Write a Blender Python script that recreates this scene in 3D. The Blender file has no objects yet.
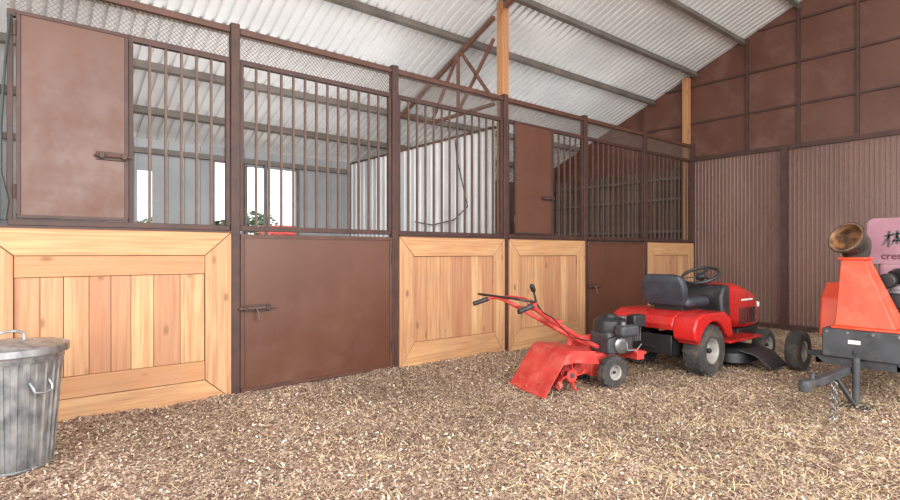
import bpy, bmesh, math, random
import numpy as np
from mathutils import Vector, Matrix
random.seed(4); np.random.seed(4)
SC = bpy.context.scene
C = SC.collection
PI = math.pi
R = math.radians

# ------------------------------------------------------------------ materials
def lin(c):
    o = []
    for x in c:
        x /= 255.0
        o.append(x/12.92 if x <= .04045 else ((x+.055)/1.055)**2.4)
    return (o[0], o[1], o[2], 1)

def nodes(name):
    m = bpy.data.materials.new(name); m.use_nodes = True
    nt = m.node_tree
    return m, nt, nt.nodes['Principled BSDF']

def mat(name, c1, c2=None, rough=.6, metal=0.0, scale=6.0, stretch=(1,1,1), bump=0.0, bscale=None, detail=6, lo=.35, hi=.65, spec=.5, scuff=None):
    """two-tone noise paint; scuff = (colour, amount, scale) adds worn or dusty patches"""
    m, nt, b = nodes(name)
    b.inputs['Roughness'].default_value = rough
    b.inputs['Metallic'].default_value = metal
    b.inputs['Specular IOR Level'].default_value = spec
    if c2 is None: c2 = tuple(int(x*.86) for x in c1)
    tc = nt.nodes.new('ShaderNodeTexCoord')
    mp = nt.nodes.new('ShaderNodeMapping'); mp.inputs['Scale'].default_value = stretch
    no = nt.nodes.new('ShaderNodeTexNoise'); no.inputs['Scale'].default_value = scale; no.inputs['Detail'].default_value = detail
    rp = nt.nodes.new('ShaderNodeValToRGB')
    rp.color_ramp.elements[0].position = lo; rp.color_ramp.elements[0].color = lin(c1)
    rp.color_ramp.elements[1].position = hi; rp.color_ramp.elements[1].color = lin(c2)
    nt.links.new(tc.outputs['Object'], mp.inputs['Vector']); nt.links.new(mp.outputs[0], no.inputs['Vector'])
    nt.links.new(no.outputs['Fac'], rp.inputs['Fac'])
    out = rp.outputs[0]
    if scuff:
        n3 = nt.nodes.new('ShaderNodeTexNoise'); n3.inputs['Scale'].default_value = scuff[2]; n3.inputs['Detail'].default_value = 9; n3.inputs['Roughness'].default_value = .68
        nt.links.new(mp.outputs[0], n3.inputs['Vector'])
        r3 = nt.nodes.new('ShaderNodeMapRange'); r3.inputs['From Min'].default_value = .5; r3.inputs['From Max'].default_value = .72; r3.inputs['To Max'].default_value = scuff[1]
        nt.links.new(n3.outputs['Fac'], r3.inputs['Value'])
        mx = nt.nodes.new('ShaderNodeMix'); mx.data_type = 'RGBA'
        nt.links.new(r3.outputs[0], mx.inputs['Factor']); nt.links.new(out, mx.inputs['A']); mx.inputs['B'].default_value = lin(scuff[0])
        out = mx.outputs['Result']
        rr = nt.nodes.new('ShaderNodeMapRange'); rr.inputs['From Min'].default_value = .4; rr.inputs['From Max'].default_value = .7
        rr.inputs['To Min'].default_value = rough-.04; rr.inputs['To Max'].default_value = min(1, rough+.16)
        nt.links.new(n3.outputs['Fac'], rr.inputs['Value']); nt.links.new(rr.outputs[0], b.inputs['Roughness'])
    nt.links.new(out, b.inputs['Base Color'])
    if bump:
        n2 = nt.nodes.new('ShaderNodeTexNoise'); n2.inputs['Scale'].default_value = bscale or scale*4; n2.inputs['Detail'].default_value = 5
        nt.links.new(mp.outputs[0], n2.inputs['Vector'])
        bp = nt.nodes.new('ShaderNodeBump'); bp.inputs['Strength'].default_value = bump; bp.inputs['Distance'].default_value = .01
        nt.links.new(n2.outputs['Fac'], bp.inputs['Height']); nt.links.new(bp.outputs[0], b.inputs['Normal'])
    return m

def wood(name, axis, ca, cb, cc):
    """softwood: grain along axis, every loose board a tone of its own, knots"""
    m, nt, b = nodes(name)
    b.inputs['Roughness'].default_value = .6
    N = nt.nodes.new; L = nt.links.new
    tc = N('ShaderNodeTexCoord'); mp = N('ShaderNodeMapping')
    s = [20, 20, 20]; s['xyz'.index(axis)] = .9
    mp.inputs['Scale'].default_value = s
    geo = N('ShaderNodeNewGeometry')
    off = N('ShaderNodeCombineXYZ')
    mu = N('ShaderNodeMath'); mu.operation = 'MULTIPLY'; mu.inputs[1].default_value = 37.0
    L(geo.outputs['Random Per Island'], mu.inputs[0])
    for i in range(3): L(mu.outputs[0], off.inputs[i])
    va = N('ShaderNodeVectorMath'); va.operation = 'ADD'
    L(tc.outputs['Object'], va.inputs[0]); L(off.outputs[0], va.inputs[1]); L(va.outputs[0], mp.inputs['Vector'])
    no = N('ShaderNodeTexNoise'); no.inputs['Scale'].default_value = 1.6; no.inputs['Detail'].default_value = 8; no.inputs['Distortion'].default_value = 1.0
    L(mp.outputs[0], no.inputs['Vector'])
    rp = N('ShaderNodeValToRGB')
    rp.color_ramp.elements[0].position = .36; rp.color_ramp.elements[0].color = lin(ca)
    rp.color_ramp.elements[1].position = .68; rp.color_ramp.elements[1].color = lin(cb)
    L(no.outputs['Fac'], rp.inputs['Fac'])
    mx = N('ShaderNodeMix'); mx.data_type = 'RGBA'; mx.blend_type = 'MIX'
    mr = N('ShaderNodeMath'); mr.operation = 'MULTIPLY'; mr.inputs[1].default_value = .85
    L(geo.outputs['Random Per Island'], mr.inputs[0]); L(mr.outputs[0], mx.inputs['Factor'])
    L(rp.outputs[0], mx.inputs['A']); mx.inputs['B'].default_value = lin(cc)
    # knots
    mk = N('ShaderNodeMapping'); s2 = [6.5, 6.5, 6.5]; s2['xyz'.index(axis)] = 3.4; mk.inputs['Scale'].default_value = s2
    L(va.outputs[0], mk.inputs['Vector'])
    vo = N('ShaderNodeTexVoronoi'); vo.inputs['Scale'].default_value = 1.0
    L(mk.outputs[0], vo.inputs['Vector'])
    kr = N('ShaderNodeValToRGB'); kr.color_ramp.elements[0].position = .07; kr.color_ramp.elements[0].color = (1,1,1,1)
    kr.color_ramp.elements[1].position = .17; kr.color_ramp.elements[1].color = (0,0,0,1)
    L(vo.outputs['Distance'], kr.inputs['Fac'])
    km = N('ShaderNodeMath'); km.operation = 'MULTIPLY'; km.inputs[1].default_value = .75
    L(kr.outputs[0], km.inputs[0])
    m2 = N('ShaderNodeMix'); m2.data_type = 'RGBA'
    L(km.outputs[0], m2.inputs['Factor']); L(mx.outputs['Result'], m2.inputs['A']); m2.inputs['B'].default_value = lin((120, 76, 48))
    # weathering
    wn = N('ShaderNodeTexNoise'); wn.inputs['Scale'].default_value = 3.0; wn.inputs['Detail'].default_value = 8; L(tc.outputs['Object'], wn.inputs['Vector'])
    wr = N('ShaderNodeMapRange'); wr.inputs['From Min'].default_value = .5; wr.inputs['From Max'].default_value = .78; wr.inputs['To Max'].default_value = .4
    L(wn.outputs['Fac'], wr.inputs['Value'])
    m3 = N('ShaderNodeMix'); m3.data_type = 'RGBA'
    L(wr.outputs[0], m3.inputs['Factor']); L(m2.outputs['Result'], m3.inputs['A']); m3.inputs['B'].default_value = lin((158,126,100))
    L(m3.outputs['Result'], b.inputs['Base Color'])
    bp = N('ShaderNodeBump'); bp.inputs['Strength'].default_value = .12; bp.inputs['Distance'].default_value = .01
    L(no.outputs['Fac'], bp.inputs['Height']); L(bp.outputs[0], b.inputs['Normal'])
    return m

M = {}
M['wood_x'] = wood('pine_across', 'x', (202,160,114), (166,118,78), (174,122,84))
M['wood_z'] = wood('pine_upright', 'z', (204,163,118), (168,120,82), (158,104,76))
M['post_wood'] = wood('post_timber', 'z', (186,140,96), (148,98,60), (154,102,66))
M['brown'] = mat('brown_painted_steel', (88,55,41), (72,44,35), rough=.5, scale=5, bump=.05)
M['brown_dark'] = mat('dark_brown_steel', (74,46,39), (57,37,32), rough=.55, scale=9)
M['bar'] = mat('bar_steel', (96,72,60), (74,55,47), rough=.5, scale=12)
M['wire'] = mat('mesh_wire', (122,106,96), (100,86,78), rough=.5, scale=12)
M['door'] = mat('brown_door_sheet', (94,58,42), (86,52,38), rough=.34, scale=1.4, bump=.02, bscale=3, scuff=((118,82,66), .16, 4))
M['hatch'] = mat('brown_hatch_sheet', (92,57,42), (86,52,39), rough=.4, scale=1.4, bump=.012, bscale=4, scuff=((112,78,64), .12, 4))
M['rust'] = mat('gable_rust_sheet', (82,49,39), (98,62,50), rough=.38, scale=2.2, bump=.06, bscale=4, lo=.3, hi=.8, scuff=((126,94,80), .42, 2.4))
M['ribbed'] = mat('brown_ribbed_sheet', (126,98,89), (105,80,72), rough=.28, metal=.2, scale=1.5, stretch=(1,1,.3), scuff=((148,124,115), .4, 3))
M['inner'] = mat('dark_brown_stall_lining', (84,66,57), (64,49,42), rough=.55, scale=2)
M['truss'] = mat('red_oxide_steel', (106,72,56), (84,55,43), rough=.6, scale=8)
M['galv_roof'] = mat('galvanised_roof_sheet', (232,232,232), (212,212,213), rough=.27, metal=.25, scale=.8)
M['purlin'] = mat('grey_purlin', (104,96,89), (82,75,69), rough=.55, scale=3)
M['grey_wall'] = mat('grey_wall_sheet', (152,154,156), (130,132,135), rough=.5, scale=1.2)
M['divider'] = mat('galvanised_divider', (200,200,200), (174,175,177), rough=.4, scale=3, stretch=(1,1,.3))
M['galv'] = mat('galvanised_steel', (180,182,184), (120,123,126), rough=.36, metal=.7, scale=18, stretch=(1,1,.6), lo=.32, hi=.68, scuff=((108,104,98), .3, 9))
M['steel'] = mat('plain_steel', (150,150,150), (120,120,122), rough=.35, metal=.8)
M['black'] = mat('black_paint', (36,36,38), (26,26,28), rough=.45)
M['rubber'] = mat('tyre_rubber', (62,60,58), (48,46,45), rough=.85, scale=14, scuff=((128,112,96), .55, 9))
M['plastic'] = mat('black_plastic', (44,45,48), (32,33,36), rough=.4, scuff=((96,90,84), .35, 8))
M['seat'] = mat('seat_vinyl', (58,62,72), (44,47,55), rough=.5, scale=10)
M['red'] = mat('red_paint', (188,36,33), (170,29,28), rough=.26, scale=3, scuff=((180,92,80), .25, 6))
M['red_worn'] = mat('worn_red_paint', (200,66,58), (176,48,44), rough=.42, scale=7, scuff=((204,128,112), .5, 8))
M['orange'] = mat('orange_red_paint', (222,80,46), (206,64,38), rough=.38, scale=4, scuff=((206,132,104), .4, 6))
M['maroon'] = mat('faded_mauve_paint', (166,122,134), (148,102,116), rough=.5, scale=3, scuff=((186,152,160), .5, 4))
M['lettering'] = mat('dark_red_lettering', (104,40,52), (88,34,44), rough=.5)
M['charcoal'] = mat('charcoal_steel', (66,68,72), (50,52,56), rough=.5, scale=6, scuff=((112,106,100), .4, 8))
M['rim_grey'] = mat('rim_paint', (168,163,156), (132,127,120), rough=.6, scale=8)
M['white'] = mat('white_decal', (235,235,232), (222,222,220), rough=.5)
M['hood_metal'] = mat('worn_dark_metal', (48,45,43), (34,32,31), rough=.5, scale=12, scuff=((120,94,70), .4, 9))
M['chute_in'] = mat('worn_chute_lining', (168,116,72), (70,50,38), rough=.55, scale=11)
M['chute_rim'] = mat('worn_coppery_rim', (150,112,80), (76,62,52), rough=.5, scale=16)
M['cable'] = mat('green_black_cable', (44,58,54), (34,42,40), rough=.5)
M['leaf'] = mat('leaf_green', (104,122,92), (76,94,70), rough=.7, scale=3)
M['dirt'] = mat('pale_dirt', (206,196,180), (184,172,154), rough=.9, scale=.8)
M['bark'] = mat('bark', (110,88,70), (82,64,52), rough=.9)

def floor_mat():
    m, nt, b = nodes('shavings_bed'); N = nt.nodes.new; L = nt.links.new
    b.inputs['Roughness'].default_value = .9
    tc = N('ShaderNodeTexCoord')
    v = N('ShaderNodeTexVoronoi'); v.inputs['Scale'].default_value = 75; v.inputs['Randomness'].default_value = 1
    L(tc.outputs['Object'], v.inputs['Vector'])
    sep = N('ShaderNodeSeparateColor'); L(v.outputs['Color'], sep.inputs[0])
    rp = N('ShaderNodeValToRGB'); e = rp.color_ramp.elements
    e[0].position = 0; e[0].color = lin((94,72,62)); e[1].position = 1; e[1].color = lin((210,190,168))
    for p, c in ((.25,(134,107,92)), (.6,(168,143,123)), (.85,(192,169,147))):
        q = e.new(p); q.color = lin(c)
    L(sep.outputs[0], rp.inputs['Fac'])
    n = N('ShaderNodeTexNoise'); n.inputs['Scale'].default_value = .9; n.inputs['Detail'].default_value = 4
    L(tc.outputs['Object'], n.inputs['Vector'])
    mx = N('ShaderNodeMix'); mx.data_type = 'RGBA'; mx.blend_type = 'MULTIPLY'; mx.inputs['Factor'].default_value = .5
    r2 = N('ShaderNodeValToRGB'); r2.color_ramp.elements[0].position = .35; r2.color_ramp.elements[0].color = (.6,.55,.5,1); r2.color_ramp.elements[1].position = .65; r2.color_ramp.elements[1].color = (1,1,1,1)
    L(n.outputs['Fac'], r2.inputs['Fac']); L(rp.outputs[0], mx.inputs['A']); L(r2.outputs[0], mx.inputs['B'])
    L(mx.outputs['Result'], b.inputs['Base Color'])
    bp = N('ShaderNodeBump'); bp.inputs['Strength'].default_value = .5; bp.inputs['Distance'].default_value = .02
    L(v.outputs['Distance'], bp.inputs['Height']); L(bp.outputs[0], b.inputs['Normal'])
    return m
M['bed'] = floor_mat()

def chip_mat(name, stops):
    m, nt, b = nodes(name); N = nt.nodes.new; L = nt.links.new
    b.inputs['Roughness'].default_value = .8
    g = N('ShaderNodeNewGeometry'); rp = N('ShaderNodeValToRGB'); e = rp.color_ramp.elements
    e[0].position = stops[0][0]; e[0].color = lin(stops[0][1]); e[1].position = stops[-1][0]; e[1].color = lin(stops[-1][1])
    for p, c in stops[1:-1]:
        q = e.new(p); q.color = lin(c)
    L(g.outputs['Random Per Island'], rp.inputs['Fac'])
    # broad drifts of darker, damper bedding
    tc = N('ShaderNodeTexCoord'); n = N('ShaderNodeTexNoise'); n.inputs['Scale'].default_value = .9; n.inputs['Detail'].default_value = 5
    L(tc.outputs['Object'], n.inputs['Vector'])
    r2 = N('ShaderNodeMapRange'); r2.inputs['From Min'].default_value = .4; r2.inputs['From Max'].default_value = .6; r2.inputs['To Min'].default_value = .8; r2.inputs['To Max'].default_value = 1.1
    L(n.outputs['Fac'], r2.inputs['Value'])
    mx = N('ShaderNodeVectorMath'); mx.operation = 'SCALE'; L(rp.outputs[0], mx.inputs[0]); L(r2.outputs[0], mx.inputs['Scale'])
    L(mx.outputs[0], b.inputs['Base Color'])
    return m
M['chip'] = chip_mat('shavings', [(0,(78,56,48)), (.16,(124,88,75)), (.3,(136,106,92)), (.5,(156,130,112)), (.7,(182,157,135)), (.87,(206,185,161)), (1,(244,231,210))])
M['straw'] = chip_mat('straw', [(0,(172,144,100)), (.5,(206,182,136)), (1,(234,218,178))])

# ------------------------------------------------------------------ mesh builder
def AX(o, d, up='Y'):
    return Matrix.Translation(Vector(o)) @ Vector(d).to_track_quat('Z', up).to_matrix().to_4x4()

class MB:
    def __init__(s): s.v = []; s.f = []
    def add(s, vs, fs, mtx=None):
        o = len(s.v)
        for v in vs:
            v = Vector(v)
            s.v.append(tuple(mtx @ v) if mtx else tuple(v))
        s.f += [tuple(i+o for i in f) for f in fs]
        return s
    def box(s, a, b, mtx=None):
        x0,y0,z0 = a; x1,y1,z1 = b
        return s.add([(x0,y0,z0),(x1,y0,z0),(x1,y1,z0),(x0,y1,z0),(x0,y0,z1),(x1,y0,z1),(x1,y1,z1),(x0,y1,z1)],
                     [(0,3,2,1),(4,5,6,7),(0,1,5,4),(1,2,6,5),(2,3,7,6),(3,0,4,7)], mtx)
    def bar(s, p, q, w, h=None, up='Y'):
        h = h or w; p = Vector(p); q = Vector(q); l = (q-p).length
        return s.box((-w/2,-h/2,0), (w/2,h/2,l), AX(p, q-p, up))
    def tube(s, pts, r, n=10, closed=False):
        P = [Vector(p) for p in pts]; k = len(P)
        rs = r if isinstance(r, (list, tuple)) else [r]*k
        T = []
        for i in range(k):
            a = P[(i-1) % k] if (closed or i > 0) else P[i]; b = P[(i+1) % k] if (closed or i < k-1) else P[i]
            T.append((b-a).normalized())
        u = T[0].orthogonal().normalized(); vs = []
        for i in range(k):
            u = (u - T[i]*u.dot(T[i])).normalized(); w = T[i].cross(u)
            for j in range(n):
                a = 2*PI*j/n; vs.append(P[i] + (u*math.cos(a) + w*math.sin(a))*rs[i])
        fs = []
        for i in range(k if closed else k-1):
            i2 = (i+1) % k
            for j in range(n): fs.append((i*n+j, i*n+(j+1)%n, i2*n+(j+1)%n, i2*n+j))
        if not closed: fs += [tuple(range(n-1,-1,-1)), tuple(range((k-1)*n, k*n))]
        return s.add(vs, fs)
    def lathe(s, prof, n=24, mtx=None, rib=None, closed=False):
        vs = []; k = len(prof)
        for i, (r, z) in enumerate(prof):
            for j in range(n):
                a = 2*PI*j/n; rr = r + (rib(i, a) if rib else 0)
                vs.append((rr*math.cos(a), rr*math.sin(a), z))
        fs = []
        for i in range(k if closed else k-1):
            i2 = (i+1) % k
            for j in range(n): fs.append((i*n+j, i*n+(j+1)%n, i2*n+(j+1)%n, i2*n+j))
        if not closed:
            if prof[0][0] > 1e-6: fs.append(tuple(range(n-1,-1,-1)))
            if prof[-1][0] > 1e-6: fs.append(tuple(range((k-1)*n, k*n)))
        return s.add(vs, fs, mtx)
    def cyl(s, c, d, r, h, n=20):
        return s.lathe([(r,-h/2),(r,h/2)], n, AX(c, d))
    def torus(s, c, d, R_, r, n=28, k=8):
        m = AX(c, d)
        return s.tube([m @ Vector((R_*math.cos(2*PI*i/n), R_*math.sin(2*PI*i/n), 0)) for i in range(n)], r, k, True)
    def prism(s, poly, a, b, mtx=None):         # polygon in x,z extruded along y from a to b
        n = len(poly)
        return s.add([(x,a,z) for x,z in poly]+[(x,b,z) for x,z in poly],
                     [tuple(range(n)), tuple(range(2*n-1,n-1,-1))]+[(i,n+i,n+(i+1)%n,(i+1)%n) for i in range(n)], mtx)
    def loft(s, secs):
        n = len(secs[0]); vs = [p for q in secs for p in q]; fs = []
        for i in range(len(secs)-1):
            for j in range(n): fs.append((i*n+j, i*n+(j+1)%n, (i+1)*n+(j+1)%n, (i+1)*n+j))
        fs += [tuple(range(n-1,-1,-1)), tuple(range((len(secs)-1)*n, len(secs)*n))]
        return s.add(vs, fs)
    def mesh(s, name, m, ang=35, recalc=True):
        me = bpy.data.meshes.new(name); me.from_pydata(s.v, [], s.f)
        if recalc:
            bm = bmesh.new(); bm.from_mesh(me); bmesh.ops.remove_doubles(bm, verts=bm.verts, dist=1e-6)
            bmesh.ops.recalc_face_normals(bm, faces=bm.faces); bm.to_mesh(me); bm.free()
        me.materials.append(m)
        for p in me.polygons: p.use_smooth = True
        me.set_sharp_from_angle(angle=R(ang))
        return me
    def build(s, name, m, parent=None, bevel=0, seg=2, ang=35, sub=0):
        me = s.mesh(name, m, ang)
        o = bpy.data.objects.new(name, me); C.objects.link(o); o.parent = parent
        if bevel:
            b = o.modifiers.new('bevel', 'BEVEL'); b.width = bevel; b.segments = seg; b.limit_method = 'ANGLE'; b.angle_limit = R(40)
        if sub:
            q = o.modifiers.new('sub', 'SUBSURF'); q.levels = sub; q.render_levels = sub
        return o

def rrect(cx, cz, w, h, r, n=4):
    pts = []
    for (sx, sz, a0) in ((1,1,0),(-1,1,90),(-1,-1,180),(1,-1,270)):
        for i in range(n+1):
            a = R(a0+90*i/n)
            pts.append((cx+sx*(w/2-r)+r*math.cos(a), cz+sz*(h/2-r)+r*math.sin(a)))
    return pts

def tag(o, label, cat, group=None, kind=None):
    o['label'] = label; o['category'] = cat
    if group: o['group'] = group
    if kind: o['kind'] = kind
    return o
def thing(name, label, cat, loc=(0,0,0), rz=0, group=None):
    o = bpy.data.objects.new(name, None); C.objects.link(o); o.location = loc; o.rotation_euler = (0,0,rz); o.empty_display_size = .1
    return tag(o, label, cat, group)
def struct(name, mb, m, **k):
    o = mb.build(name, m, **k); o['kind'] = 'structure'; return o
def inst(name, me, parent, loc):
    o = bpy.data.objects.new(name, me); C.objects.link(o); o.parent = parent; o.location = loc; return o

# ------------------------------------------------------------------ setting
YF = 4.38            # plane of the stall fronts
XG = 8.85            # gable wall
YB = 8.0             # rear wall of the stalls
def zroof(y): return 4.445 - .41*(y-3.548)

def gh(x, y):        # undulating bed of shavings
    h = .010*np.sin(2.1*x+.5)*np.sin(1.7*y+1) + .007*np.sin(5*x+3*y) + .005*np.sin(9*x-7*y+2) + .004
    h = h + .010*np.sin(17*x+4*np.sin(3*y))*np.sin(15*y+5*np.sin(2*x)) + .005*np.sin(31*x+2*np.sin(9*y))*np.sin(29*y+3*np.sin(7*x))
    return h + .03*np.clip((y-4.0)/.4, 0, 1)

nx, ny = 420, 350
gx = np.linspace(-4, XG+.05, nx); gy = np.linspace(-3, YB+.1, ny)
mb = MB()
GX, GY = np.meshgrid(gx, gy); GZ = gh(GX, GY)
mb.v = [(float(a), float(b), float(c)) for a, b, c in zip(GX.ravel(), GY.ravel(), GZ.ravel())]
mb.f = [(j*nx+i, j*nx+i+1, (j+1)*nx+i+1, (j+1)*nx+i) for j in range(ny-1) for i in range(nx-1)]
struct('floor', mb, M['bed'])

mb = MB(); mb.add([(-60,-60,-.06),(60,-60,-.06),(60,70,-.06),(-60,70,-.06)], [(0,1,2,3)])
struct('ground', mb, M['dirt'])

# corrugated roof sheet
mb = MB(); x = -4.0; prof = []
while x < XG+.1:
    prof += [(x, 0), (x+.070, 0), (x+.075, .036), (x+.109, .036)]; x += .114
y0, y1 = -2.0, 8.35
n = len(prof)
mb.v = [(px, y0, zroof(y0)+pz) for px, pz in prof]+[(px, y1, zroof(y1)+pz) for px, pz in prof]
mb.f = [(i, i+1, n+i+1, n+i) for i in range(n-1)]
struct('ceiling', mb, M['galv_roof'], ang=10)
# purlins
tn = 1
for k in range(-4, 8):
    y = 2.1+.75*k; z = zroof(y)-.055
    mb = MB()
    mt = Matrix.Translation((0,y,z)) @ Matrix.Rotation(-math.atan(.41), 4, 'X')
    mb.box((-4,-.025,-.045), (XG-.01,-.019,.05), mt); mb.box((-4,-.019,-.045), (XG-.01,.022,-.039), mt); mb.box((-4,-.019,.044), (XG-.01,.022,.05), mt)
    struct('trim_%d' % tn, mb, M['purlin']); tn += 1

# gable wall: lower ribbed sheet, upper flat rusty sheets with ribs
ZT = 2.66
def ribsheet(x, y0, y1, z0, z1, per=.056, d=.0065, flip=-1):
    mb = MB(); pr = []; y = y0
    while y < y1:
        pr += [(y,0),(y+per*.6,0),(y+per*.7,d),(y+per*.9,d)]; y += per
    pr.append((y1,0)); n = len(pr)
    mb.v = [(x+flip*q, p, z0) for p, q in pr]+[(x+flip*q, p, z1) for p, q in pr]
    mb.f = [(i, i+1, n+i+1, n+i) for i in range(n-1)]
    return mb
struct('wall_right', ribsheet(XG, -2.0, YF+.0, 0, ZT), M['ribbed'], ang=10)
struct('wall_right_stall', ribsheet(XG, YF+.05, YB, 0, ZT-.1, .12, .012), M['inner'], ang=10)
mb = MB()
mb.add([(XG,-2.0,ZT-.01),(XG,YF,ZT-.01),(XG,YF,zroof(YF)),(XG,-2.0,zroof(-2.0))], [(0,1,2,3)])
mb.add([(XG+.01,YF,0),(XG+.01,8.35,0),(XG+.01,8.35,zroof(8.35)),(XG+.01,YF,zroof(YF))], [(0,1,2,3)])
struct('wall_right_upper', mb, M['rust'])
mb = MB(); mb.box((XG-.045,-2,ZT-.02), (XG-.005,YF-.02,ZT+.045)); struct('trim_%d' % tn, mb, M['brown_dark']); tn += 1
for z in (3.27, 3.88, 4.49, 5.1):
    ye = min(8.2, 3.548+(4.445-z)/.41-.05)
    mb = MB(); mb.box((XG-.03,-2,z-.015), (XG-.003,ye,z+.015)); struct('trim_%d' % tn, mb, M['brown_dark']); tn += 1
for y in (5.35, 3.55, 2.85, 2.15, 1.45, .75):
    zb = ZT+.045 if y < 4.4 else 2.95
    mb = MB(); mb.box((XG-.035,y-.018,zb), (XG-.003,y+.018,zroof(y)-.03)); struct('trim_%d' % tn, mb, M['brown_dark']); tn += 1
mb = MB(); mb.box((XG-.06,2.99,0), (XG-.017,3.06,ZT-.02)); struct('trim_%d' % tn, mb, M['brown_dark']); tn += 1
for z in (1.5, 2.05, 2.4):
    mb = MB(); mb.box((XG-.07,YF+.2,z-.022), (XG-.02,YB-.05,z+.022)); struct('trim_%d' % tn, mb, M['purlin']); tn += 1
mb = MB(); mb.box((XG-.05,-2,0), (XG-.017,2.99,.09)); mb.box((XG-.05,3.06,0), (XG-.017,YF-.02,.09)); struct('baseboard_right', mb, M['brown_dark'])

# rear wall of the stalls with openings
def wallseg(x0, x1, z0, z1):
    mb = MB(); pr = []; x = x0
    while x < x1-.02:
        e = min(x+.2, x1); w = e-x; pr += [(x,0),(x+w*.7,0),(x+w*.8,.02),(x+w*.93,.02)]; x = e
    pr.append((x1,0)); n = len(pr)
    mb.v = [(p, YB-q, z0) for p, q in pr]+[(p, YB-q, z1) for p, q in pr]
    mb.f = [(i, i+1, n+i+1, n+i) for i in range(n-1)]
    return mb
mb = MB()
for a in ((-4,1.36,0,2.62),(1.36,1.53,0,1.3),(1.36,1.53,2.2,2.62),(1.53,2.30,0,2.62),(2.49,2.74,0,2.62),(2.30,2.49,0,1.1),(2.30,2.49,2.40,2.62),(2.74,3.50,0,1.1),(2.74,3.50,2.38,2.62),(3.50,4.45,0,2.62)):
    s = wallseg(*a); mb.add(s.v, s.f)
struct('wall_back', mb, M['grey_wall'], ang=10)
mb = MB()
for a in ((4.45,6.0,0,2.62),(6.0,7.6,0,1.25),(6.0,7.6,2.25,2.62),(7.6,XG,0,2.62)):
    s = wallseg(*a); mb.add(s.v, s.f)
struct('wall_back_far', mb, M['inner'], ang=10)
mb = MB(); mb.box((-4,YB-.09,2.42), (4.38,YB-.025,2.49)); struct('trim_%d' % tn, mb, M['purlin']); tn += 1
mb = MB()
for q in (2.26, 2.475, 2.71, 3.0, 3.50): mb.box((q,YB-.07,0), (q+.04,YB-.022,2.42))
struct('trim_%d' % tn, mb, M['purlin']); tn += 1

# wall left of first stall
s = MB(); pr = []
x = -2.2
while x < .0:
    pr += [(x,0),(x+.06,0),(x+.075,.015),(x+.09,.015)]; x += .105
n = len(pr); s.v = [(p, YF+.16-q, 0) for p, q in pr]+[(p, YF+.16-q, 2.9) for p, q in pr]; s.f = [(i,i+1,n+i+1,n+i) for i in range(n-1)]
struct('wall_left', s, M['divider'], ang=10)

# divider between the two stalls
def divider(x, name, label, m):
    t = thing(name, label, 'partition', (x, 0, 0))
    mb = MB(); pr = []; y = YF+.19
    while y < YB-.1:
        pr += [(y,0),(y+.07,0),(y+.085,.02),(y+.11,.02)]; y += .125
    n = len(pr)
    mb.v = [(-q, p, .03) for p, q in pr]+[(-q, p, 2.58) for p, q in pr]; mb.f = [(i,i+1,n+i+1,n+i) for i in range(n-1)]
    mb.build('ribbed_sheet', m, t, ang=10)
    mb = MB(); mb.box((-.03,YF+.19,2.58), (.025,YB-.1,2.61)); mb.build('top_rail', M['bar'], t, .004)
divider(4.45, 'stall_partition', 'pale ribbed metal partition between the two stalls, running back behind the grille', M['divider'])

# ------------------------------------------------------------------ stall fronts
PX = [-.09, 1.42, 2.92, 4.42, 5.90, 7.34, 8.79]
ZS, ZB, ZTOP = 1.30, 2.66, 2.90
plabel = {1:'brown steel post between the wide left wooden panel and the nearest brown door',
          2:'brown steel post between the nearest brown door and the narrower wooden panel',
          3:'brown steel post in front of the tall timber post, between two wooden panels',
          4:'brown steel post on the left side of the farther brown door',
          5:'brown steel post on the right side of the farther brown door',
          6:'brown steel post ending the stall fronts at the rear ribbed wall'}
for i in range(1, 7):
    mb = MB(); mb.box((PX[i]-.034,YF-.02,-.02), (PX[i]+.034,YF+.05,ZTOP+.03))
    tag(mb.build('steel_post', M['brown_dark'], None, .004), plabel[i], 'post')

def grille(i, x0, x1, label, b0=None, hx=None):
    """bars between x0 and x1; b0 = where the bars begin when a hatch stands beside them"""
    t = thing('bar_grille', label, 'grille', (x0, YF, ZS))
    w = x1-x0; h = ZB-ZS; ht = ZTOP-ZS
    mb = MB()
    mb.box((0,-.005,.005),(w,.035,.045)); mb.box((0,-.005,h-.04),(w,.035,h))
    mb.box((0,-.005,.045),(.03,.035,h-.04)); mb.box((w-.03,-.005,.045),(w,.035,h-.04))
    if b0 is not None: mb.box((b0-x0-.03,-.005,.045),(b0-x0,.035,h-.04))
    mb.build('frame', M['brown_dark'], t, .003)
    mb = MB(); mb.box((0,-.01,ht-.045),(w,.04,ht)); mb.build('top_rail', M['brown'], t, .003)
    bm_ = MB(); bm_.box((-.0088,-.0088,0),(.0088,.0088,h-.085)); me = bm_.mesh('bar', M['bar'])
    a = (b0-x0) if b0 is not None else .03
    nb = max(2, round((w-.03-a)/(.106 if i < 3 else .12)))
    for k in range(1, nb):
        inst('bar', me, t, (a+(w-.03-a)*k/nb, .015, .045))
    mb = MB(); z0, z1 = h, ht-.045
    st = .034; q = -(z1-z0)
    while q < w:                                   # two sets of slanted wires: diamond mesh
        for s_ in (1, -1):
            xa, xb = (q, q+(z1-z0)); za, zb = (z0, z1) if s_ == 1 else (z1, z0)
            if xa < 0: za = za+(zb-za)*(0-xa)/(xb-xa); xa = 0
            if xb > w: zb = za+(zb-za)*(w-xa)/(xb-xa); xb = w
            if xb-xa > .01: mb.bar((xa,.015+.003*s_,za),(xb,.015+.003*s_,zb),.003)
        q += st
    mb.build('wire_mesh', M['wire'], t)
    return t

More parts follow.
